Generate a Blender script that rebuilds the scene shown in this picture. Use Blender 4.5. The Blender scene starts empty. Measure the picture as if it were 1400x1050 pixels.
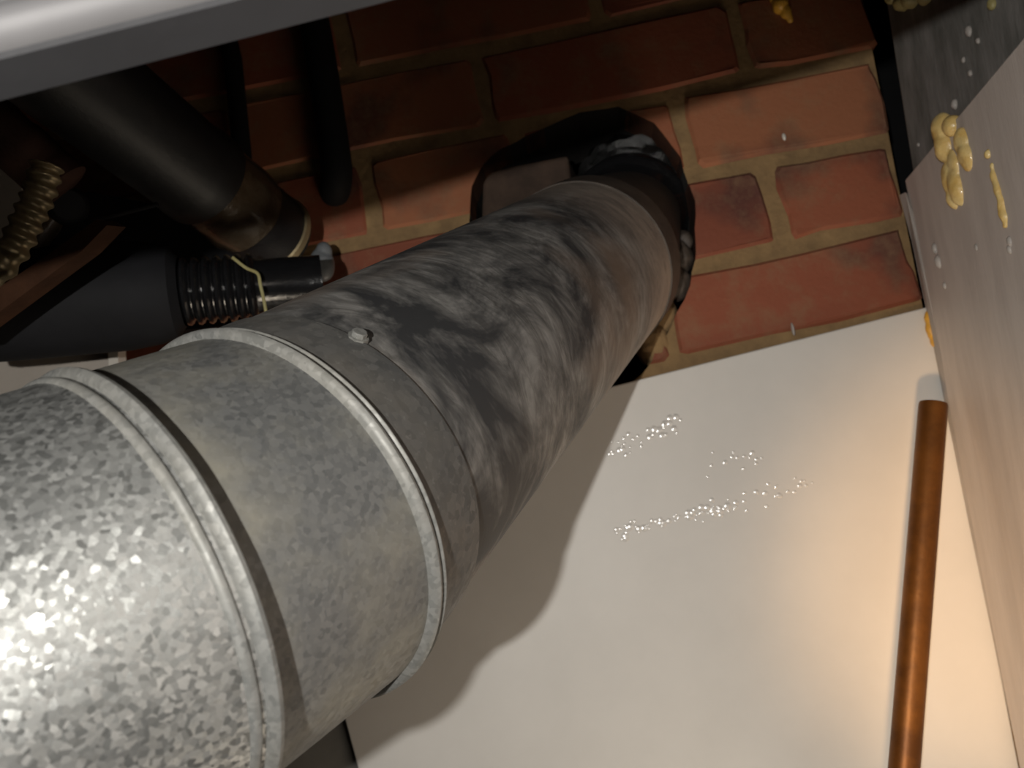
import bpy, bmesh, math, random
from mathutils import Vector, Matrix, noise
random.seed(7)

# ------------------------------------------------------------------ camera, light, exposure
sc = bpy.context.scene
C = sc.collection
F, CX, CY = 1100.0, 700.0, 525.0
_Y = Vector((97, 163, 1100)).normalized()          # wall normal seen from the lens (x right, y down, z forward)
_X = Vector((.977, -.215, -(.977*_Y.x - .215*_Y.y)/_Y.z)).normalized()
_Z = _X.cross(_Y)
_Z = _Z if _Z.y < 0 else -_Z
CAM = Vector((0, -.690, 0))
def cam2w(v): return Vector((_X.dot(v), _Y.dot(v), _Z.dot(v)))
def at(px, py, y=0.0):
    """point of the photograph on the plane y = const parallel to the brick wall"""
    d = cam2w(Vector(((px-CX)/F, (py-CY)/F, 1)))
    return CAM + d*((y-CAM.y)/d.y)
cam = bpy.data.cameras.new('camera'); co = bpy.data.objects.new('camera', cam); C.objects.link(co)
cam.sensor_width = 36; cam.lens = 36*F/1400; cam.clip_start = .01
r = cam2w(Vector((1, 0, 0))); u = cam2w(Vector((0, -1, 0))); b = -cam2w(Vector((0, 0, 1)))
M = Matrix((r, u, b)).transposed().to_4x4(); M.translation = CAM; co.matrix_world = M
cam.dof.use_dof = True; cam.dof.focus_distance = .36; cam.dof.aperture_fstop = 15
sc.camera = co

w = bpy.data.worlds.new('world'); sc.world = w; w.use_nodes = True
w.node_tree.nodes['Background'].inputs[0].default_value = (1, .82, .62, 1)
w.node_tree.nodes['Background'].inputs[1].default_value = .0015

def lamp(name, typ, loc, energy, col, size, target=None):
    l = bpy.data.lights.new(name, typ); o = bpy.data.objects.new(name, l); C.objects.link(o)
    l.energy = energy; l.color = col; o.location = loc
    if typ == 'AREA': l.size = size
    else: l.shadow_soft_size = size
    if target is not None: o.rotation_euler = (Vector(target)-Vector(loc)).to_track_quat('-Z', 'Y').to_euler()
    return o
lamp('torch_light', 'POINT', (-.083, -.86, .006), 11.5, (1, .97, .91), .005)
wl = lamp('worktop_lamp', 'AREA', (.10, -.22, -.60), .65, (1, .86, .68), .24, (.08, 0, -.10)); wl.data.spread = math.radians(110)  # unseen fill added low down to lift the shade on the white board
sp_ = lamp('warm_spot_lamp', 'SPOT', (-.16, -.90, -.36), 35, (1, .60, .28), .04, (.345, 0, -.11)); sp_.data.spot_size = math.radians(25); sp_.data.spot_blend = .9

sc.view_settings.view_transform = 'Standard'; sc.view_settings.look = 'None'
sc.view_settings.gamma = 1; sc.view_settings.use_curve_mapping = False
sc.view_settings.exposure = 0.0

# ------------------------------------------------------------------ node helpers
class NT:
    def __init__(s, name):
        s.m = bpy.data.materials.new(name); s.m.use_nodes = True
        s.t = s.m.node_tree; s.b = s.t.nodes['Principled BSDF']
    def n(s, typ, **kw):
        x = s.t.nodes.new('ShaderNode'+typ)
        for k, v in kw.items(): setattr(x, k, v)
        return x
    def l(s, a, b): s.t.links.new(a, b)
    def coord(s, scale=(1, 1, 1), kind='Object'):
        tc = s.n('TexCoord'); mp = s.n('Mapping'); mp.inputs['Scale'].default_value = scale
        s.l(tc.outputs[kind], mp.inputs[0]); return mp.outputs[0]
    def noise(s, vec, scale, detail=4, rough=.6, dist=0):
        x = s.n('TexNoise'); s.l(vec, x.inputs['Vector'])
        x.inputs['Scale'].default_value = scale; x.inputs['Detail'].default_value = detail
        x.inputs['Roughness'].default_value = rough; x.inputs['Distortion'].default_value = dist
        return x.outputs[0]
    def ramp(s, fac, stops):
        x = s.n('ValToRGB'); s.l(fac, x.inputs[0]); e = x.color_ramp.elements
        while len(e) < len(stops): e.new(.5)
        for k, (p, c) in enumerate(stops):
            e[k].position = p; e[k].color = (c, c, c, 1) if isinstance(c, (int, float)) else (*c, 1)
        return x.outputs[0]
    def mix(s, fac, a, b, blend='MIX'):
        x = s.n('Mix', data_type='RGBA', blend_type=blend)
        for sock, v in ((x.inputs[0], fac), (x.inputs[6], a), (x.inputs[7], b)):
            if isinstance(v, (int, float)): sock.default_value = v
            elif isinstance(v, tuple): sock.default_value = (*v, 1)
            else: s.l(v, sock)
        return x.outputs[2]
    def bump(s, h, strength=.3, dist=.002, normal=None):
        x = s.n('Bump'); x.inputs['Strength'].default_value = strength; x.inputs['Distance'].default_value = dist
        s.l(h, x.inputs['Height'])
        if normal is not None: s.l(normal, x.inputs['Normal'])
        s.l(x.outputs[0], s.b.inputs['Normal']); return x.outputs[0]
    def set(s, **kw):
        for k, v in kw.items():
            i = s.b.inputs[k.replace('_', ' ')]
            if isinstance(v, (int, float)): i.default_value = v
            elif isinstance(v, tuple): i.default_value = (*v, 1) if len(v) == 3 else v
            else: s.l(v, i)
        return s

def spangle(name, base_lo, base_hi, dust, dust_amt, rough=(.35, .6), tilt=.22, metal=.65, cell=260):
    """galvanised sheet: zinc crystals, each with its own tone and tilt, under patches of dust"""
    t = NT(name); v = t.coord()
    nz = t.n('TexNoise'); t.l(v, nz.inputs['Vector']); nz.inputs['Scale'].default_value = 150; nz.inputs['Detail'].default_value = 2
    wv = t.n('Vector' 'Math', operation='MULTIPLY_ADD'); t.l(nz.outputs['Color'], wv.inputs[0])
    wv.inputs[1].default_value = (.0022,)*3; t.l(v, wv.inputs[2])
    vo = t.n('TexVoronoi'); t.l(wv.outputs[0], vo.inputs['Vector']); vo.inputs['Scale'].default_value = cell
    sep = t.n('SeparateColor'); t.l(vo.outputs['Color'], sep.inputs[0])
    cells = t.ramp(sep.outputs[0], [(0, base_lo), (1, base_hi)])
    big = t.noise(v, 16, 5, .65)
    dm = t.ramp(big, [(.42, 0.), (.66, 1.)])
    mm = t.n('Math', operation='MULTIPLY'); t.l(dm, mm.inputs[0]); mm.inputs[1].default_value = dust_amt
    col = t.mix(mm.outputs[0], cells, dust)
    spot = t.ramp(t.noise(v, 420, 2, .7), [(.60, 0.), (.72, 1.)])
    col = t.mix(t.mix(.45, (0, 0, 0), spot), col, (.24, .235, .22))
    rg = t.n('MapRange'); t.l(sep.outputs[1], rg.inputs[0]); rg.inputs[3].default_value = rough[0]; rg.inputs[4].default_value = rough[1]
    me = t.n('MapRange'); t.l(mm.outputs[0], me.inputs[0]); me.inputs[3].default_value = metal; me.inputs[4].default_value = .1
    g = t.n('NewGeometry')
    sb = t.n('VectorMath', operation='SUBTRACT'); t.l(vo.outputs['Color'], sb.inputs[0]); sb.inputs[1].default_value = (.5,)*3
    ma = t.n('VectorMath', operation='MULTIPLY_ADD'); t.l(sb.outputs[0], ma.inputs[0]); ma.inputs[1].default_value = (tilt,)*3
    t.l(g.outputs['Normal'], ma.inputs[2])
    nn = t.n('VectorMath', operation='NORMALIZE'); t.l(ma.outputs[0], nn.inputs[0])
    t.set(Base_Color=col, Roughness=rg.outputs[0], Metallic=me.outputs[0])
    t.bump(t.noise(v, 90, 4), .12, .002, nn.outputs[0])
    return t.m

def plain(name, col, rough=.5, metal=0., var=.25, scale=40, bump=.1, second=None, coat=0., stretch=(1, 1, 1)):
    t = NT(name); v = t.coord(stretch)
    nz = t.noise(v, scale, 5, .65)
    c2 = second or tuple(x*(1-var) for x in col)
    t.set(Base_Color=t.mix(t.ramp(nz, [(.35, 0.), (.65, 1.)]), col, c2), Roughness=rough, Metallic=metal)
    if coat: t.set(Coat_Weight=coat, Coat_Roughness=.12)
    t.bump(t.noise(v, scale*5, 4), bump, .002)
    return t.m

MT = {}
MT['zinc_bright'] = spangle('zinc_bright', (.19, .194, .19), (.50, .505, .495), (.27, .265, .235), .25, (.34, .50), .26, .80, 600)
MT['zinc_dusty'] = spangle('zinc_dusty', (.115, .118, .118), (.19, .193, .19), (.215, .203, .165), .95, (.45, .62), .12, .45, 520)
MT['zinc_collar'] = spangle('zinc_collar', (.09, .092, .092), (.145, .145, .142), (.14, .128, .11), .7, (.45, .65), .06, .45, 300)
MT['zinc_seam'] = spangle('zinc_seam', (.155, .158, .152), (.24, .24, .23), (.22, .207, .175), .5, (.5, .64), .05, .35, 520)

def dirty_pipe():
    t = NT('zinc_sooty')
    v = t.coord((1, 1, 1)); vs = t.coord((9, 9, 24))
    sx = t.n('SeparateXYZ'); t.l(v, sx.inputs[0])
    sm = t.noise(vs, 3.0, 6, .72, 1.8)                       # wipe marks round the pipe
    smear = t.ramp(sm, [(.36, 0.), (.62, 1.)])
    base = t.mix(smear, (.125, .12, .112), (.31, .302, .288))
    soot_or_shade = t.ramp(t.noise(v, 15, 5, .66, .8), [(.42, 0.), (.62, 1.)])
    col = t.mix(soot_or_shade, (.042, .043, .045), base)
    brown = t.ramp(t.noise(v, 8, 3, .5), [(.50, 0.), (.64, 1.)])
    col = t.mix(t.mix(.6, (0, 0, 0), brown), col, (.27, .20, .15))
    far = t.n('MapRange', interpolation_type='SMOOTHSTEP'); t.l(sx.outputs[2], far.inputs[0])
    far.inputs[1].default_value = .27; far.inputs[2].default_value = .37
    fm = t.mix(.5, far.outputs[0], smear, 'MULTIPLY')
    col = t.mix(fm, col, (.40, .335, .28))                  # settled tan dust near the wall
    t.set(Base_Color=col, Roughness=.58, Metallic=.25)
    t.bump(sm, .10, .002)
    return t.m
MT['zinc_sooty'] = dirty_pipe()

def brick_mat():
    t = NT('brick_clay'); v = t.n('NewGeometry').outputs['Position']
    oi = t.n('ObjectInfo')
    tone = t.ramp(oi.outputs['Random'], [(0, (.20, .055, .028)), (.5, (.28, .08, .038)), (1, (.31, .115, .052))])
    burnt = t.ramp(t.noise(v, 11, 3, .5), [(.52, 0.), (.64, 1.)])
    col = t.mix(t.mix(.8, (0, 0, 0), burnt), tone, (.075, .026, .020))
    smear = t.ramp(t.noise(v, 22, 6, .75), [(.48, 0.), (.70, 1.)])
    col = t.mix(t.mix(.55, (0, 0, 0), smear), col, (.26, .16, .085))
    t.set(Base_Color=col, Roughness=.78)
    t.bump(t.noise(v, 170, 6, .7), .35, .002)
    return t.m
MT['brick'] = brick_mat()
MT['mortar'] = plain('mortar', (.30, .19, .085), .9, 0, .35, 38, .5, (.20, .125, .058))
MT['white_wall'] = plain('white_gloss_paint', (.60, .585, .56), .48, 0, .05, 14, .04)
MT['white_nib'] = plain('gloss_nib', (.62, .60, .57), .24, 0, .05, 14, .0, coat=1.)
MT['white_nib'].node_tree.nodes['Principled BSDF'].inputs['IOR'].default_value = 2.2
MT['render'] = plain('grey_render', (.20, .195, .18), .85, 0, .2, 20, .3)
MT['panel'] = plain('grey_brown_panel', (.58, .52, .48), .55, 0, .2, 17, .12, (.50, .445, .41), stretch=(3, 3, .5))
MT['slate'] = plain('dark_weathered_board', (.19, .18, .17), .6, 0, .5, 30, .3, (.09, .09, .08), stretch=(2, 2, .35))
MT['trim'] = plain('pale_strip', (.40, .36, .33), .5, 0, .2, 25, .1)
MT['foam'] = plain('foam_cream', (.72, .56, .26), .4, 0, .3, 60, .3, (.62, .40, .12), coat=.3)
MT['foam_green'] = plain('foam_olive', (.36, .33, .16), .5, 0, .3, 60, .3, (.30, .25, .10))
MT['foam_orange'] = plain('foam_orange', (.75, .40, .05), .4, 0, .3, 60, .3, (.55, .30, .05))
MT['steel'] = plain('painted_steel', (.16, .157, .162), .62, .2, .15, 12, .05)
MT['seal'] = plain('dark_seal', (.030, .030, .034), .6, 0, .2, 20, .1)  # shade of the rail's underside put into a dark colour
MT['copper'] = plain('brown_copper', (.20, .078, .014), .44, .6, .4, 35, .1, (.11, .042, .009))
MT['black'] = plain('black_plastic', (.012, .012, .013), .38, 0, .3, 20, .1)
MT['black_gloss'] = plain('black_gloss', (.010, .010, .011), .16, 0, .3, 60, .15, coat=.6)
MT['foil'] = plain('black_foil', (.03, .03, .03), .18, .5, .3, 80, .5)
MT['charcoal'] = plain('charcoal_plastic', (.012, .0122, .014), .6, 0, .25, 20, .1)
MT['satin_black'] = plain('satin_black', (.010, .010, .011), .52, 0, .4, 30, .15)
MT['tape'] = plain('brown_tape', (.045, .028, .015), .25, 0, .4, 45, .3, (.09, .068, .044), coat=.6)
MT['brass'] = plain('dull_brass', (.42, .33, .19), .35, .6, .3, 60, .1)
MT['wood'] = plain('brown_wood', (.045, .019, .009), .7, 0, .4, 30, .3)
MT['clay_pipe'] = plain('red_brown_pipe', (.05, .025, .018), .6, 0, .4, 30, .3)
MT['pale'] = plain('pale_board', (.46, .41, .36), .6, 0, .12, 15, .1)
MT['white'] = plain('white_plastic', (.62, .58, .52), .5, 0, .1, 15, .05)
MT['grey_plastic'] = plain('grey_plastic', (.16, .17, .18), .35, 0, .2, 40, .1)
MT['collar_dark'] = plain('brown_rubber', (.03, .022, .017), .6, 0, .4, 40, .3)
MT['hole_brick'] = plain('dull_old_brick', (.075, .045, .03), .85, 0, .4, 40, .4)
MT['soot'] = plain('sooty_rubble', (.016, .013, .011), .9, 0, .4, 60, .4)  # darkness of the hole put into the colour of its inner faces
MT['collar_brown'] = plain('brown_sealant', (.085, .066, .052), .6, 0, .4, 40, .4)

for q_ in ('charcoal', 'black', 'wood', 'clay_pipe'):
    MT[q_].node_tree.nodes['Principled BSDF'].inputs['Specular IOR Level'].default_value = .15; MT[q_].node_tree.nodes['Principled BSDF'].inputs['Roughness'].default_value = .7

# ------------------------------------------------------------------ mesh helpers
def obj(name, verts, faces, mat, parent=None, smooth=True, mw=None):
    me = bpy.data.meshes.new(name); me.from_pydata([tuple(v) for v in verts], [], faces); me.update()
    bm = bmesh.new(); bm.from_mesh(me); bmesh.ops.recalc_face_normals(bm, faces=bm.faces); bm.to_mesh(me); bm.free()
    if smooth:
        for p in me.polygons: p.use_smooth = True
        try: me.set_sharp_from_angle(angle=math.radians(38))
        except Exception: pass
    me.materials.append(MT[mat] if isinstance(mat, str) else mat)
    o = bpy.data.objects.new(name, me); C.objects.link(o)
    if parent: o.parent = parent
    if mw is not None: o.matrix_local = mw
    return o
def tag(o, label=None, cat=None, group=None, kind=None):
    for k, v in (('label', label), ('category', cat), ('group', group), ('kind', kind)):
        if v: o[k] = v
    return o
def empty(name, loc=(0, 0, 0)):
    o = bpy.data.objects.new(name, None); C.objects.link(o); o.location = loc; o.empty_display_size = .05
    return o
def frame(p, d, up=Vector((0, 0, 1))):
    """matrix with local z along d"""
    z = Vector(d).normalized(); x = up.cross(z)
    x = x.normalized() if x.length > 1e-4 else Vector((1, 0, 0)); y = z.cross(x)
    m = Matrix((x, y, z)).transposed().to_4x4(); m.translation = p; return m
def grid_faces(nr, ns, close=True):
    return [(i*ns+j, i*ns+(j+1) % ns, (i+1)*ns+(j+1) % ns, (i+1)*ns+j) for i in range(nr-1) for j in range(ns if close else ns-1)]
def lathe(prof, ns=48, cap0=False, cap1=False, wob=0, seed=0):
    """prof: list of (radius, z)"""
    vs = []
    for k, (rad, z) in enumerate(prof):
        for j in range(ns):
            a = 2*math.pi*j/ns; q = rad
            if wob: q += wob*noise.noise(Vector((math.cos(a)*3+seed, math.sin(a)*3, z*60+k)))
            vs.append((q*math.cos(a), q*math.sin(a), z))
    fs = grid_faces(len(prof), ns)
    if cap0: fs.append(tuple(range(ns)))
    if cap1: fs.append(tuple(range((len(prof)-1)*ns, len(prof)*ns)))
    return vs, fs
def tube(pts, rads, ns=16, caps=True):
    pts = [Vector(p) for p in pts]; vs = []; x = None
    for i, p in enumerate(pts):
        d = (pts[min(i+1, len(pts)-1)]-pts[max(i-1, 0)]).normalized()
        if x is None: x = d.orthogonal().normalized()
        x = (x-d*x.dot(d)).normalized(); y = d.cross(x)
        rr = rads[i] if isinstance(rads, (list, tuple)) else rads
        vs += [p+(x*math.cos(2*math.pi*j/ns)+y*math.sin(2*math.pi*j/ns))*rr for j in range(ns)]
    fs = grid_faces(len(pts), ns)
    if caps: fs += [tuple(range(ns)), tuple(range((len(pts)-1)*ns, len(pts)*ns))]
    return vs, fs
def spline(pts, n=8):
    pts = [Vector(p) for p in pts]; out = []
    for i in range(len(pts)-1):
        a = pts[max(i-1, 0)]; b = pts[i]; c = pts[i+1]; d = pts[min(i+2, len(pts)-1)]
        for k in range(n):
            t = k/n; out.append(.5*((2*b)+(c-a)*t+(2*a-5*b+4*c-d)*t*t+(3*b-a-3*c+d)*t**3))
    return out+[pts[-1]]
def prism(poly, d):
    """closed polygon (list of Vectors) extruded by vector d"""
    n = len(poly); d = Vector(d)
    vs = [Vector(p) for p in poly]+[Vector(p)+d for p in poly]
    return vs, [tuple(range(n)), tuple(range(n, 2*n))]+[(i, (i+1) % n, n+(i+1) % n, n+i) for i in range(n)]
def bevel(o, wdt=.002, seg=2):
    m = o.modifiers.new('bevel', 'BEVEL'); m.width = wdt; m.segments = seg; m.limit_method = 'ANGLE'
    return o
def blob(name, lumps, mat, parent=None, rough=.12, seed=0, res=3):
    """one closed skin round a chain of lumps: (centre, radius vector)"""
    bm = bmesh.new()
    for c, rv in lumps:
        bmesh.ops.create_icosphere(bm, subdivisions=res, radius=1, matrix=Matrix.Translation(c) @ Matrix.Diagonal((*rv, 1)))
    me = bpy.data.meshes.new(name); bm.to_mesh(me); bm.free()
    for v in me.vertices: v.co += Vector((noise.noise(v.co*140+Vector((seed, 0, 0))), noise.noise(v.co*140+Vector((0, seed, 5))), noise.noise(v.co*140+Vector((9, 0, seed)))))*rough*.004
    me.materials.append(MT[mat])
    for p in me.polygons: p.use_smooth = True
    o = bpy.data.objects.new(name, me); C.objects.link(o)
    if parent: o.parent = parent
    m = o.modifiers.new('skin', 'REMESH'); m.mode = 'VOXEL'; m.voxel_size = .0009; m.use_smooth_shade = True
    s = o.modifiers.new('soft', 'SMOOTH'); s.iterations = 4
    return o

# ------------------------------------------------------------------ brick wall with the knocked-through hole
HOLE = [(-.046, .235), (-.047, .268), (-.038, .300), (-.015, .322), (.025, .334), (.075, .345), (.110, .343), (.134, .318), (.150, .283),
        (.153, .240), (.146, .198), (.130, .165), (.105, .135), (.085, .105), (.05, .08), (.0, .08), (-.03, .14), (-.042, .19)]
HOLE = [(x+.004*noise.noise(Vector((i*3.1, 0, 0))), z+.004*noise.noise(Vector((0, i*2.7, 4)))) for i, (x, z) in enumerate(HOLE)]
def cutter(grow=0):
    cxh = sum(p[0] for p in HOLE)/len(HOLE); czh = sum(p[1] for p in HOLE)/len(HOLE)
    poly = []
    n = len(HOLE)
    for i in range(n):                                   # extra jagged points along the broken edge
        for k in range(3):
            t = k/3; x = HOLE[i][0]*(1-t)+HOLE[(i+1) % n][0]*t; z = HOLE[i][1]*(1-t)+HOLE[(i+1) % n][1]*t
            j = .0028*noise.noise(Vector((x*300, z*300, 2)))
            poly.append(Vector((x+(x-cxh)*grow+j, -.05, z+(z-czh)*grow-j)))
    return obj('cutter', *prism(poly, (0, .30, 0)), 'mortar', smooth=False)
def cut(o, c):
    m = o.modifiers.new('hole', 'BOOLEAN'); m.operation = 'DIFFERENCE'; m.object = c; m.solver = 'EXACT'
    dg = bpy.context.evaluated_depsgraph_get(); dg.update()
    me = bpy.data.meshes.new_from_object(o.evaluated_get(dg)); o.modifiers.clear(); o.data = me
CUT = cutter()
wall = obj('wall_back', *prism([Vector((-1.1, .0012, -.9)), Vector((.312, .0012, -.9)), Vector((.312, .0012, .06)), Vector((.327, .0012, .225)), Vector((.343, .0012, .386)), Vector((.40, .0012, .95)), Vector((-1.1, .0012, .95))], (0, .109, 0)), 'mortar', smooth=False)
cut(wall, CUT)
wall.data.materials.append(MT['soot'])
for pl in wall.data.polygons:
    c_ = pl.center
    if abs(pl.normal.y) < .5 and -.1 < c_.x < .2 and 0 < c_.z < .4: pl.material_index = len(wall.data.materials)-1  # inner faces of the hole painted dark as if in shade
tag(wall, kind='structure', label='tan mortar of the red brick wall round the hole')
# bed joints: height at x = 0 and slope (courses sag a little to the right)
BEDS = [(-.075, .02), (.012, .014), (.098, .006), (.179, -.006), (.2655, -.036), (.3465, -.038), (.428, -.043), (.512, -.045), (.596, -.046), (.680, -.046), (.765, -.046), (.85, -.046)]
PERP = [-.10, .02, .105, .219-.236, .160, -.008, .110, -.02, .10, -.02, .11]       # one upright joint per course
J = .0062
hx = [p[0] for p in HOLE]; hz = [p[1] for p in HOLE]
for k in range(len(BEDS)-1):
    (z0, s0), (z1, s1) = BEDS[k], BEDS[k+1]
    L = .236
    xs = [PERP[k]+L*i for i in range(-5, 4)]
    if k == 4: xs = [x for x in xs if x < -.05]; xs = [-.130-L*3, -.130-L*2, -.130-L, -.130, .012, .160, .396]
    for i in range(len(xs)-1):
        xa, xb = xs[i]+J*random.uniform(.8, 1.2), xs[i+1]-J*random.uniform(.8, 1.2)
        xb = min(xb, .3045+.0995*(z0+z1)/2+random.uniform(-.002, .001))
        if xb-xa < .02 or xb < -1.0: continue
        if k < 2 and xa > -.15: continue                      # hidden for good behind the white board
        def pt(x, top, y, ins):
            z = (z1+s1*x-J-ins) if top else (z0+s0*x+J+ins)
            return Vector((x, y, z))
        yf = random.uniform(-.0022, -.0006); c = .0026
        ring = []                                             # uneven hand-made outline, corners knocked off
        for (p_, q_) in (((xa, 0), (xb, 0)), ((xb, 0), (xb, 1)), ((xb, 1), (xa, 1)), ((xa, 1), (xa, 0))):
            A_, B_ = pt(p_[0], p_[1], 0, 0), pt(q_[0], q_[1], 0, 0); e_ = (B_-A_).normalized(); o_ = Vector((e_.z, 0, -e_.x))
            cr = random.uniform(.002, .006)
            for t_ in (cr/(B_-A_).length, random.uniform(.25, .42), random.uniform(.58, .75), 1-random.uniform(.002, .006)/(B_-A_).length):
                ring.append(A_+(B_-A_)*t_+o_*random.uniform(-.0026, .0014))
        mid = sum(ring, Vector())/len(ring); n_ = len(ring)
        vs = [Vector((p_.x, .04, p_.z))-mid for p_ in ring]+[Vector((p_.x, yf+c, p_.z))-mid for p_ in ring]
        for p_ in ring:
            d_ = (mid-p_); vs.append(Vector((p_.x+math.copysign(min(c, abs(d_.x)), d_.x), yf+random.uniform(-.0005, .0005), p_.z+math.copysign(min(c, abs(d_.z)), d_.z)))-mid)
        fs = [tuple(range(n_)), tuple(range(2*n_, 3*n_))]+[(a_*n_+j, a_*n_+(j+1) % n_, (a_+1)*n_+(j+1) % n_, (a_+1)*n_+j) for a_ in range(2) for j in range(n_)]
        o = obj('brick', vs, fs, 'brick', wall, smooth=False, mw=Matrix.Translation(mid))
        if xb > min(hx)-.01 and xa < max(hx)+.01 and z1+.02 > min(hz)-.01 and z0-.02 < max(hz)+.01:
            bpy.context.view_layer.update(); cut(o, CUT)
            if len(o.data.polygons) == 0: bpy.data.objects.remove(o)
bpy.data.objects.remove(CUT)
cav = obj('wall_cavity', *prism([Vector((-1.1, .20, -.9)), Vector((.9, .20, -.9)), Vector((.9, .20, .95)), Vector((-1.1, .20, .95))], (0, .05, 0)), 'black', smooth=False)  # added inner wall blocks light; its black colour stands for cavity darkness
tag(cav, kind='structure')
rb = obj('broken_brick', *prism([at(657, 330, .03), at(660, 238, .03), at(704, 226, .03), at(776, 212, .03), at(790, 330, .03)], (.012, .075, 0)), 'hole_brick', wall, smooth=False)
bevel(rb, .003)
for q, (px, py, rr) in enumerate(((928, 352, .013), (921, 385, .015), (905, 430, .014), (893, 470, .016), (936, 330, .008))):
    blob('mortar_lump', [(at(px, py, .012), (rr, rr, rr*1.3)), (at(px-4, py+8, .018), (rr*.8, rr, rr))], 'mortar' if q in (2, 3) else 'collar_brown', wall, .5, q)

# white lower wall board: stands proud of the brick
Wt = [at(480, 985, -.012), at(380, 645, -.012), at(865, 521, -.012), at(1272, 418.5, -.012), at(1294, 560, -.012), at(1330, 720, -.012), at(1384, 1000, -.012)]
d = (Wt[0]-at(497, 1050, -.012)).normalized(); e = (Wt[-1]-Wt[-2]).normalized()
Wl = Wt[0]-d*.55; Wr = Wt[-1]+e*.45
low = obj('wall_lower', *prism([Wl, Wt[1]]+[Wt[2], Wt[3], Wt[4], Wt[5], Wt[6], Wr], (0, .0125, 0)), 'white_wall', smooth=False)
bevel(low, .0012); tag(low, kind='structure', label='glossy white painted board below the bricks')
ll = obj('wall_lower_left', *prism([Vector((-1.1, -.003, -.9)), Wl+Vector((.01, .009, 0)), Wt[0]+Vector((.01, .009, 0)), at(380, 660, -.003), at(250, 640, -.003), Vector((-1.1, -.003, .06))], (0, .006, 0)), 'render', smooth=False)
tag(ll, kind='structure')
# rows of tiny hard beads added on the gloss coat to make glints
vsN, fsN = [], []
def bead(p, rr):
    base = len(vsN); ns = 7
    for (q, h) in ((1, 0), (.7, .09), (.3, .15)):
        for j in range(ns):
            a = 2*math.pi*j/ns; vsN.append(p+Vector((math.cos(a)*q*rr, -h*rr, math.sin(a)*q*rr)))
    fsN.extend([(base+i*ns+j, base+i*ns+(j+1) % ns, base+(i+1)*ns+(j+1) % ns, base+(i+1)*ns+j) for i in range(2) for j in range(ns)])
    fsN.append(tuple(base+2*ns+j for j in range(ns)))
for (xa, ya, xb, yb, n, sp) in ((832, 622, 932, 572, 42, 7), (842, 728, 1010, 688, 80, 5), (960, 640, 1050, 618, 14, 8), (1000, 690, 1110, 655, 22, 8)):
    for i in range(n):
        t = random.random(); p = at(xa+(xb-xa)*t+random.gauss(0, 2), ya+(yb-ya)*t+random.gauss(0, sp), -.0121)
        bead(p, random.choice((.0012, .0016, .0022, .0030 if n > 30 else .0016)))
nb = obj('paint_nibs', vsN, fsN, 'white_nib' if 'white_nib' in MT else 'white_wall', low); tag(nb, kind='stuff')

# ------------------------------------------------------------------ right-hand side: grey panel, strip, dark board above
A = at(1237, 246, -.022); B = at(1384, 1000, -.022); Tn = at(1400, 50, -.26)
td = (Tn-A).normalized(); dn = (B-A).normalized()
A2 = A+td*.75; nrm = td.cross(dn).normalized(); nrm = nrm if nrm.x > 0 else -nrm
Bx = A+dn*1.0
pn = obj('wall_right', *prism([A, A2, A2+dn*1.0, Bx], nrm*.018), 'panel', smooth=False)
bevel(pn, .0012); tag(pn, kind='structure', label='grey brown side panel with a square top edge')
s0 = at(1229, 268, -.012)
st = [at(1229, 266, -.014), at(1238, 262, -.026), at(1262, 330, -.030), at(1300, 470, -.030), at(1330, 600, -.028), at(1363, 740, -.030), at(1402, 1000, -.034), at(1384, 1000, -.014), at(1325, 720, -.014), at(1293, 560, -.014), at(1265, 420, -.014), at(1246, 330, -.014)]
tr = obj('trim_1', *prism(st, (.006, .008, 0)), 'trim', smooth=False); tag(tr, kind='structure')
bevel(tr, .001)
# dark board
b0 = at(1207, 60, -.03); b1 = at(1238, 262, -.03)
bd = (b1-b0).normalized(); bt = Vector((.12, -1, .0)).normalized()
bt = (td*.6+Vector((.25, -.35, 0))).normalized(); bt.z = 0; bt.normalize()
o0 = b0-bd*.30+Vector((.008, 0, 0)); o1 = b1+bd*.10+Vector((.008, 0, 0))
bo = obj('dark_board', *prism([o0, o0+bt*.6, o1+bt*.6, o1], (.02, .01, 0)), 'slate', smooth=False); bevel(bo, .002)
tag(bo, 'dark weathered board rising above the grey side panel at the right', 'board')

# foam and glue
def on_panel(px, py, lift=0.):
    d = cam2w(Vector(((px-CX)/F, (py-CY)/F, 1))); t = (A-CAM).dot(nrm)/d.dot(nrm)
    return CAM+d*t-nrm*lift
def lumps(pts, f):
    return [(f(px, py), rv) for (px, py, rv) in pts]
tag(blob('foam_blob', lumps([(1290, 178, (0.0077, 0.0102, 0.0128)), (1294, 200, (0.0077, 0.0090, 0.0128)), (1302, 172, (0.0064, 0.0077, 0.0077)), (1318, 196, (0.0051, 0.0077, 0.0115)), (1323, 214, (0.0051, 0.0077, 0.0102)), (1306, 226, (0.0038, 0.0064, 0.0115)), (1302, 244, (0.0064, 0.0090, 0.0128)), (1310, 256, (0.0064, 0.0077, 0.0141)), (1305, 270, (0.0051, 0.0064, 0.0090))], on_panel), 'foam', None, .3, 3),
    'lumpy cream and yellow dried foam on the grey side panel', 'foam')
tag(blob('foam_drip', lumps([(1352, 210, (.003,)*3), (1357, 228, (.002, .002, .003)), (1361, 246, (.003, .003, .007)), (1366, 262, (.003, .003, .009)), (1371, 280, (.003, .003, .009)), (1374, 296, (.003, .003, .006)), (1376, 308, (.002,)*3)], on_panel), 'foam', None, .3, 8),
    'thin yellow drip of dried foam running down the side panel', 'foam')
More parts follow.
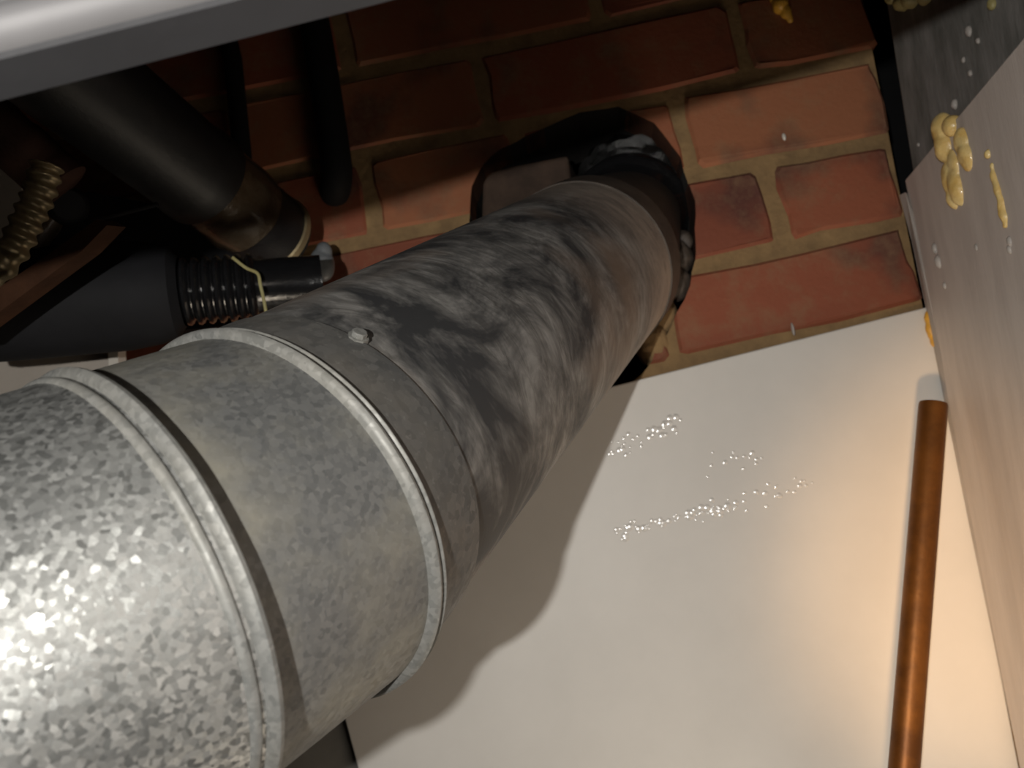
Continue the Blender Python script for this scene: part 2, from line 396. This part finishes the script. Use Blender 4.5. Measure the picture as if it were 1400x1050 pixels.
for q, (px, py, rr) in enumerate(((1381, 330, .0022), (1381, 341, .002), (1335, 338, .0018), (1279, 340, .003), (1284, 358, .0035), (1292, 390, .002))):
    blob('glue_speck', [(on_panel(px, py), (rr, rr, rr*1.7))], 'trim', pn, .1, q, 2)
def on_board(px, py):
    nb_ = bd.cross(bt).normalized(); d = cam2w(Vector(((px-CX)/F, (py-CY)/F, 1))); t = (o0-CAM).dot(nb_)/d.dot(nb_)
    return CAM+d*t
tag(blob('foam_blob', lumps([(1222, -8, (.008,)*3), (1238, 2, (.010, .009, .007)), (1250, -4, (.010, .009, .008)), (1268, -10, (.009,)*3), (1240, -30, (.014, .012, .016))], on_board), 'foam_green', None, .4, 5),
    'olive lump of dried foam at the top of the dark board', 'foam')
blob('foam_speck', lumps([(1357, 5, (.004, .004, .005))], on_board), 'foam_green', bo, .2, 4, 2)
for q, (px, py, rr) in enumerate(((1325, 43, .003), (1338, 56, .002), (1306, 143, .003), (1318, 82, .002), (1256, 198, .0016), (1327, 100, .0022))):
    blob('plaster_speck', lumps([(px, py, (rr, rr, rr*1.5))], on_board), 'trim', bo, .2, q, 2)
tag(blob('foam_blob', [(at(px, py, -.006), rv) for px, py, rv in ((1060, -6, (.006, .006, .010)), (1066, 6, (.007, .007, .009)), (1074, 16, (.005, .005, .007)), (1079, 24, (.003, .003, .006)))], 'foam_orange', None, .3, 6),
    'small bright yellow blob of foam hanging on the bricks at the top', 'foam')
tag(blob('foam_blob', [(at(px, py, -.014), rv) for px, py, rv in ((1271, 436, (.004, .005, .007)), (1274, 452, (.005, .005, .009)), (1277, 466, (.003, .004, .006)))], 'foam_orange', None, .3, 7),
    'orange foam bead in the corner above the copper pipe', 'foam')
blob('plaster_speck', [(at(1072, 187, -.004), (.002, .002, .0042))], 'white', wall, .1, 2, 2)
blob('plaster_speck', [(at(1084, 450, -.006), (.0016, .002, .0065))], 'trim', wall, .1, 2, 2)

# ------------------------------------------------------------------ galvanised duct
D3 = Vector((.38456441, .82969218, .40462464)).normalized()
D2 = Vector((.60402598, .74429912, .284906)).normalized()
D1 = Vector((.80, .55, .24)).normalized()
J2 = Vector((-.11738537, -.38789197, .01659668)); J1 = Vector((-.152969874, -.431740270, -.000187759))
R0 = .075
duct = empty('galvanised_duct', J2)
tag(duct, 'large galvanised metal duct with dusty seams running into the brick hole', 'duct')
def section(name, p, dr, n0, n1, L, rad, mat, nz=10, ns=96, thick=.0012, bulge=0.):
    """piece of duct from p along dr; n0/n1: normals of the planes its two ends are cut on (None = square)"""
    m = frame(p, dr); mi = m.inverted().to_3x3(); vs = []
    def off(nn, x, y): 
        if nn is None: return 0
        q = mi @ nn; return -(q.x*x+q.y*y)/q.z
    rows = [(rad, k/nz) for k in range(nz+1)]+[(rad-thick, 1-k) for k in (0, 1)]
    for rr, t in rows:
        for j in range(ns):
            a = 2*math.pi*j/ns; q = rr+bulge*math.sin(math.pi*t); x, y = q*math.cos(a), q*math.sin(a)
            vs.append((x, y, off(n0, x, y)*(1-t)+(L+off(n1, x, y))*t))
    fs = grid_faces(len(rows), ns); nr = len(rows)
    fs += [((nr-1)*ns+j, (nr-1)*ns+(j+1) % ns, (j+1) % ns, j) for j in range(ns)]
    o = obj(name, vs, fs, mat); o.parent = duct; o.matrix_local = Matrix.Translation(-J2) @ m
    return o
m2 = (D3+D2).normalized(); m1 = Vector((.625, .742, .245)).normalized()
L2 = (J2-J1).length
END = .432                                               # length of the straight run from the joint to the hole
section('elbow_section', J1-D1*.80, D1, None, m1, .80, R0, 'zinc_bright', 30)
section('elbow_section', J1, D2, m1, m2, L2, R0-.0008, 'zinc_dusty', 10)
COL = .026
section('elbow_collar', J2, D3, m2, None, COL, R0, 'zinc_collar', 6)
pipe = section('straight_pipe', J2+D3*(COL-.012), D3, None, None, END-COL+.012, R0-.0013, 'zinc_sooty', 30)
section('end_collar', J2+D3*(END-.028), D3, None, None, .034, R0-.0002, 'collar_brown', 6)
def seam(name, p, dr, nn, prof, mat='zinc_seam', ns=128):
    """rolled seam: profile (outward, along) swept round the mitre ring"""
    m = frame(p, dr); q = m.inverted().to_3x3() @ nn; vs = []
    for j in range(ns):
        a = 2*math.pi*j/ns
        wv = 1+.10*noise.noise(Vector((math.cos(a)*4, math.sin(a)*4, 3)))
        for (h, s) in prof:
            rr = R0+h*wv; x, y = rr*math.cos(a), rr*math.sin(a)
            vs.append((x, y, -(q.x*x+q.y*y)/q.z+s))
    n = len(prof)
    fs = [(j*n+k, ((j+1) % ns)*n+k, ((j+1) % ns)*n+(k+1) % n, j*n+(k+1) % n) for j in range(ns) for k in range(n)]
    o = obj(name, vs, fs, mat); o.parent = duct; o.matrix_local = Matrix.Translation(-J2) @ m
    for pl in o.data.polygons: pl.use_smooth = True
    return o
def beads(specs):
    out = [(-.003, specs[0][0]-specs[0][1]-.001)]
    for c, hw, h in specs:
        out += [(h*math.sin(math.pi*t)-.0006, c-hw*math.cos(math.pi*t)) for t in (0, .15, .32, .5, .68, .85, 1)]
    return out+[(-.003, specs[-1][0]+specs[-1][1]+.001)]
seam('seam_bead', J2, D2, m2, beads([(-.0010, .0023, .0032), (.0026, .0012, .0024)]))
seam('seam_bead', J1, D1, m1, beads([(-.0032, .0019, .0020), (.0022, .0025, .0034)]))
# screw through the collar
def duct_hit(px, py, rad):
    d = cam2w(Vector(((px-CX)/F, (py-CY)/F, 1))).normalized()
    oc = CAM-J2; dp = d-D3*d.dot(D3); op = oc-D3*oc.dot(D3)
    a = dp.dot(dp); bq = 2*dp.dot(op); c = op.dot(op)-rad*rad; t = (-bq-math.sqrt(bq*bq-4*a*c))/(2*a)
    p = CAM+d*t; ax = J2+D3*(p-J2).dot(D3); return p, (p-ax).normalized()
p, nv = duct_hit(490, 461, R0)
scw = obj('screw', *lathe([(.0040, -.001), (.0040, .0006), (.0030, .0007), (.0030, .0022), (.0026, .0026), (.0008, .0026)], 8, False, True), 'zinc_seam'); scw.parent = duct
scw.matrix_local = Matrix.Translation(-J2) @ frame(p, nv)

# black hose collar on the duct's end, deep in the hole
hs = empty('black_hose', J2+D3*(END+.0)); tag(hs, 'shiny black flexible hose joining the duct inside the brick hole', 'hose')
h0 = at(858, 303, .040); hax = (at(872, 238, .105)-h0).normalized()
hm = Matrix.Translation(-hs.location) @ frame(h0, hax)
o = obj('hose_cuff', *lathe([(.050, -.004), (.0515, .0), (.0525, .008), (.0545, .0105), (.0570, .0125), (.0582, .0155), (.0570, .0185), (.0545, .0205), (.0525, .023), (.0525, .042), (.049, .042), (.047, -.004)], 64), 'black_gloss', hs); o.matrix_local = hm
o = obj('foil_ring', *lathe([(.050, .034), (.0540, .036), (.0565, .039), (.0545, .042), (.0580, .046), (.0550, .050), (.0575, .054), (.0545, .058), (.0535, .10), (.047, .10)], 110, wob=.006), 'foil', hs); o.matrix_local = hm
vs = []
f0 = frame(J2+D3*(END+.002), D3); f1 = frame(h0, hax)
for t in (0, .15, .35, .6, .85, 1):
    for j in range(64):
        a = 2*math.pi*j/64; c = Vector((math.cos(a), math.sin(a), 0)); e_ = t*t*(3-2*t)
        vs.append((f0 @ (c*.0725))*(1-e_)+(f1 @ (c*.0505))*e_-hs.location)
obj('rubber_sleeve', vs, grid_faces(6, 64), 'collar_dark', hs)

# ------------------------------------------------------------------ steel rail close to the lens, upper left
YR = -.48
ra = at(0, 133, -.524); rb_ = at(520, 0, -.507); rd = (rb_-ra).normalized()
prof = [(0, 0), (-.013, .0003), (-.0165, .0015), (-.0185, .004), (-.019, .0065), (-.018, .009), (-.0165, .0105), (-.0162, .013), (-.0175, .0145), (-.0182, .017), (-.0175, .50), (0, .50)]
p0, p1 = ra-rd*.75, rb_+rd*.42
vs = []
for pp in (p0, p1):
    for (y, z) in prof: vs.append(pp+Vector((0, y, z)))
n = len(prof)
rail = obj('steel_rail', vs, [tuple(range(n)), tuple(range(n, 2*n))]+[(i, (i+1) % n, n+(i+1) % n, n+i) for i in range(n)], 'steel')
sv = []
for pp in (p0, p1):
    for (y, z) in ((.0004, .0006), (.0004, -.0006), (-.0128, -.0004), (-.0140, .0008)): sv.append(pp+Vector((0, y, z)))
obj('seal_strip', sv, [(0, 1, 2, 3), (4, 5, 6, 7), (0, 1, 5, 4), (1, 2, 6, 5), (2, 3, 7, 6), (3, 0, 4, 7)], 'seal', rail)  # strip added so the rail's underside looks shaded
tag(rail, 'blurred pale grey steel rail with a rolled lip crossing the upper left', 'rail')

# ------------------------------------------------------------------ copper pipe standing in the corner
ca = at(1276, 551, -.055); cb = at(1236, 1050, -.075); cd = (cb-ca).normalized()
cp = empty('copper_pipe', ca+cd*.62); tag(cp, 'brown tarnished copper pipe standing in the corner before the white board', 'pipe')
mm = Matrix.Translation(-cp.location) @ frame(ca, cd)
o = obj('tube', *lathe([(.0085, .62), (.0102, .62), (.0102, .002), (.0097, .0), (.0086, .0), (.0085, .002), (.0085, .1)], 32), 'copper', cp); o.matrix_local = mm
o = obj('end_plug', *lathe([(.0084, .004), (.006, .003), (.002, .0026)], 24, False, True), 'black', cp); o.matrix_local = mm

# ------------------------------------------------------------------ dark pipework at the left
pa = at(110, 112, -.25); pb = at(382, 328, -.055); pd = (pb-pa).normalized(); PL = (pb-pa).length
sp = empty('black_waste_pipe', pb); tag(sp, 'thick black waste pipe slanting down from behind the steel rail', 'pipe')
base = Matrix.Translation(-pb)
PF = base @ frame(pa, pd)
def on_pipe(name, prof, mat, **k):
    o = obj(name, *lathe([(r_, PL*t_) for r_, t_ in prof], 48, k.get('c0', False), k.get('c1', False), k.get('wob', 0)), mat, sp); o.matrix_local = PF; return o
on_pipe('pipe_body', [(.0350, -.6), (.0350, .44), (.0362, .46), (.0370, .49), (.0370, .545), (.0350, .55), (.033, .50)], 'satin_black', c0=True)
on_pipe('tape_band', [(.0330, .50), (.0345, .60), (.0352, .68), (.0350, .74), (.0346, .775), (.0330, .78)], 'tape', wob=.0016)
cap = on_pipe('end_cap', [(.0332, .74), (.0338, .90), (.0335, .975), (.031, 1.0), (.012, 1.006)], 'satin_black', c1=True)
o = on_pipe('cap_rim', [(.0336, .935), (.0354, .94), (.0356, .965), (.0338, .97)], 'brass'); o.parent = cap; o.matrix_local = Matrix.Identity(4)

ta = at(-60, 422, -.19); tb = at(440, 385, -.115); tdv = (tb-ta).normalized(); TL = (tb-ta).length
tk = empty('charcoal_trap', (ta+tb)/2); tag(tk, 'fat charcoal trap body lying behind the galvanised duct', 'pipe')
tm = Matrix.Translation(-tk.location) @ frame(ta, tdv)
s = TL*.55
o = obj('trap_body', *lathe([(.030, -.002), (.037, .0), (.0385, .006), (.039, .03), (.039, s*.8), (.0365, s*.95), (.033, s*1.04), (.025, s*1.08)], 48, True), 'charcoal', tk); o.matrix_local = tm
pr = [(.021, s*1.06)]
for k in range(7):
    z = s*1.08+k*.0075; pr += [(.021, z), (.0245, z+.0018), (.0250, z+.0036), (.0235, z+.0056), (.0212, z+.0068)]
pr += [(.020, s*1.08+.055), (.020, TL)]
o = obj('ribbed_hose', *lathe(pr, 40, False, True), 'black_gloss', tk); o.matrix_local = tm

def simple(name, vf, mat, label, cat, group=None, smooth=True):
    vs, fs = vf
    base = min((Vector(v) for v in vs), key=lambda v: v.z).copy()
    o = obj(name, [Vector(v)-base for v in vs], fs, mat, None, smooth); o.location = base
    return tag(o, label, cat, group)
# yellow wire, grey clip
simple('yellow_wire', tube(spline([at(318, 352, -.16), at(336, 366, -.16), at(352, 374, -.16), at(356, 390, -.16), at(361, 412, -.16), at(366, 440, -.16)]), .0012, 8), 'foam_green', 'thin pale yellow wire hanging from the end of the waste pipe', 'wire')
blob_o = blob('grey_clip', [(at(440, 362, -.05), (.011, .008, .015)), (at(443, 345, -.05), (.007, .006, .010))], 'grey_plastic', None, .2, 3)
tag(blob_o, 'rounded grey plastic clip between the waste pipe and the duct', 'clip')
# black hose and thin pipe up the bricks
simple('black_cable', tube(spline([at(400, -140, -.02), at(428, 20, -.02), at(440, 90, -.02), at(452, 170, -.02), at(460, 230, -.02), at(458, 258, -.012), at(452, 268, .004)]), [.014]*43+[.013, .012, .011, .010, .009, .008], 20), 'black', 'thick black cable running down the dark bricks behind the rail', 'cable')
simple('black_tube', tube([at(285, -60, -.015), at(318, 80, -.015), at(330, 200, -.015), at(338, 300, -.015)], .0085, 16), 'black', 'thin black tube on the bricks behind the waste pipe', 'pipe')
# red-brown pipe, corrugated hose, valve, batten at the far left
simple('red_brown_pipe', tube(spline([at(-90, 70, -.26), at(-10, 165, -.24), at(50, 222, -.22), at(88, 258, -.21)]), [.017]*12+[.0185]*7+[.0195]*5+[.014], 24), 'clay_pipe', 'rough red-brown pipe stub under the waste pipe at the left edge', 'pipe')
hp = spline([at(64, 226, -.25), at(54, 262, -.25), at(37, 302, -.25), at(14, 346, -.25), at(-30, 398, -.25)], 40)
hr = [.0088+.0012*math.sin(i*math.pi*2/16.0) for i in range(len(hp))]
simple('corrugated_hose', tube(hp, hr, 24), 'brass', 'brass coloured corrugated hose at the left edge', 'hose')
simple('wooden_batten', prism([at(-60, 470, -.262), at(-60, 432, -.262), at(60, 352, -.262), at(132, 300, -.262), at(146, 308, -.262), at(110, 345, -.262)], (.004, .014, .003)), 'wood', 'dark brown wooden batten slanting in front of the charcoal trap', 'batten', smooth=False)
vk = empty('valve', at(92, 285, -.19)); tag(vk, 'small dark valve with a round knob beside the corrugated hose', 'valve')
vb = Matrix.Translation(-vk.location)
o = obj('knob', *lathe([(.004, -.012), (.012, -.010), (.0135, -.004), (.0135, .006), (.010, .011), (.003, .012)], 20, True, True), 'charcoal', vk); o.matrix_local = vb @ frame(at(92, 282, -.19), Vector((.5, -.7, -.3)))
o = obj('stem', *tube([at(86, 272, -.19), at(72, 300, -.19), at(45, 338, -.19)], [.007, .008, .009], 14), 'tape', vk); o.matrix_local = vb
simple('thin_lever', tube([at(95, 304, -.185), at(150, 296, -.185), at(216, 279, -.185)], .0016, 8), 'black', 'thin dark rod from the valve to the waste pipe', 'rod')
bb = simple('dark_grey_board', prism([at(40, 300, -.03), at(120, 262, -.03), at(330, 300, -.03), at(345, 372, -.03), at(350, 442, -.03), at(40, 470, -.03)], (0, .02, 0)), 'charcoal', 'flat dark grey board on the bricks behind the charcoal trap', 'board', smooth=False)
# pale board and white upright below the trap
pbd = simple('pale_board', prism([at(-160, 180, -.05), at(20, 200, -.05), at(40, 320, -.05), at(70, 455, -.05), at(150, 452, -.05), at(150, 640, -.05), at(-160, 700, -.05)], (0, .018, 0)), 'pale', 'pale beige board low behind the duct at the left edge', 'board', smooth=False)
simple('white_upright', prism([at(147, 440, -.062), at(160, 438, -.062), at(166, 640, -.062), at(152, 640, -.062)], (0, .012, 0)), 'white', 'narrow white upright strip at the end of the pale board', 'strip', smooth=False)
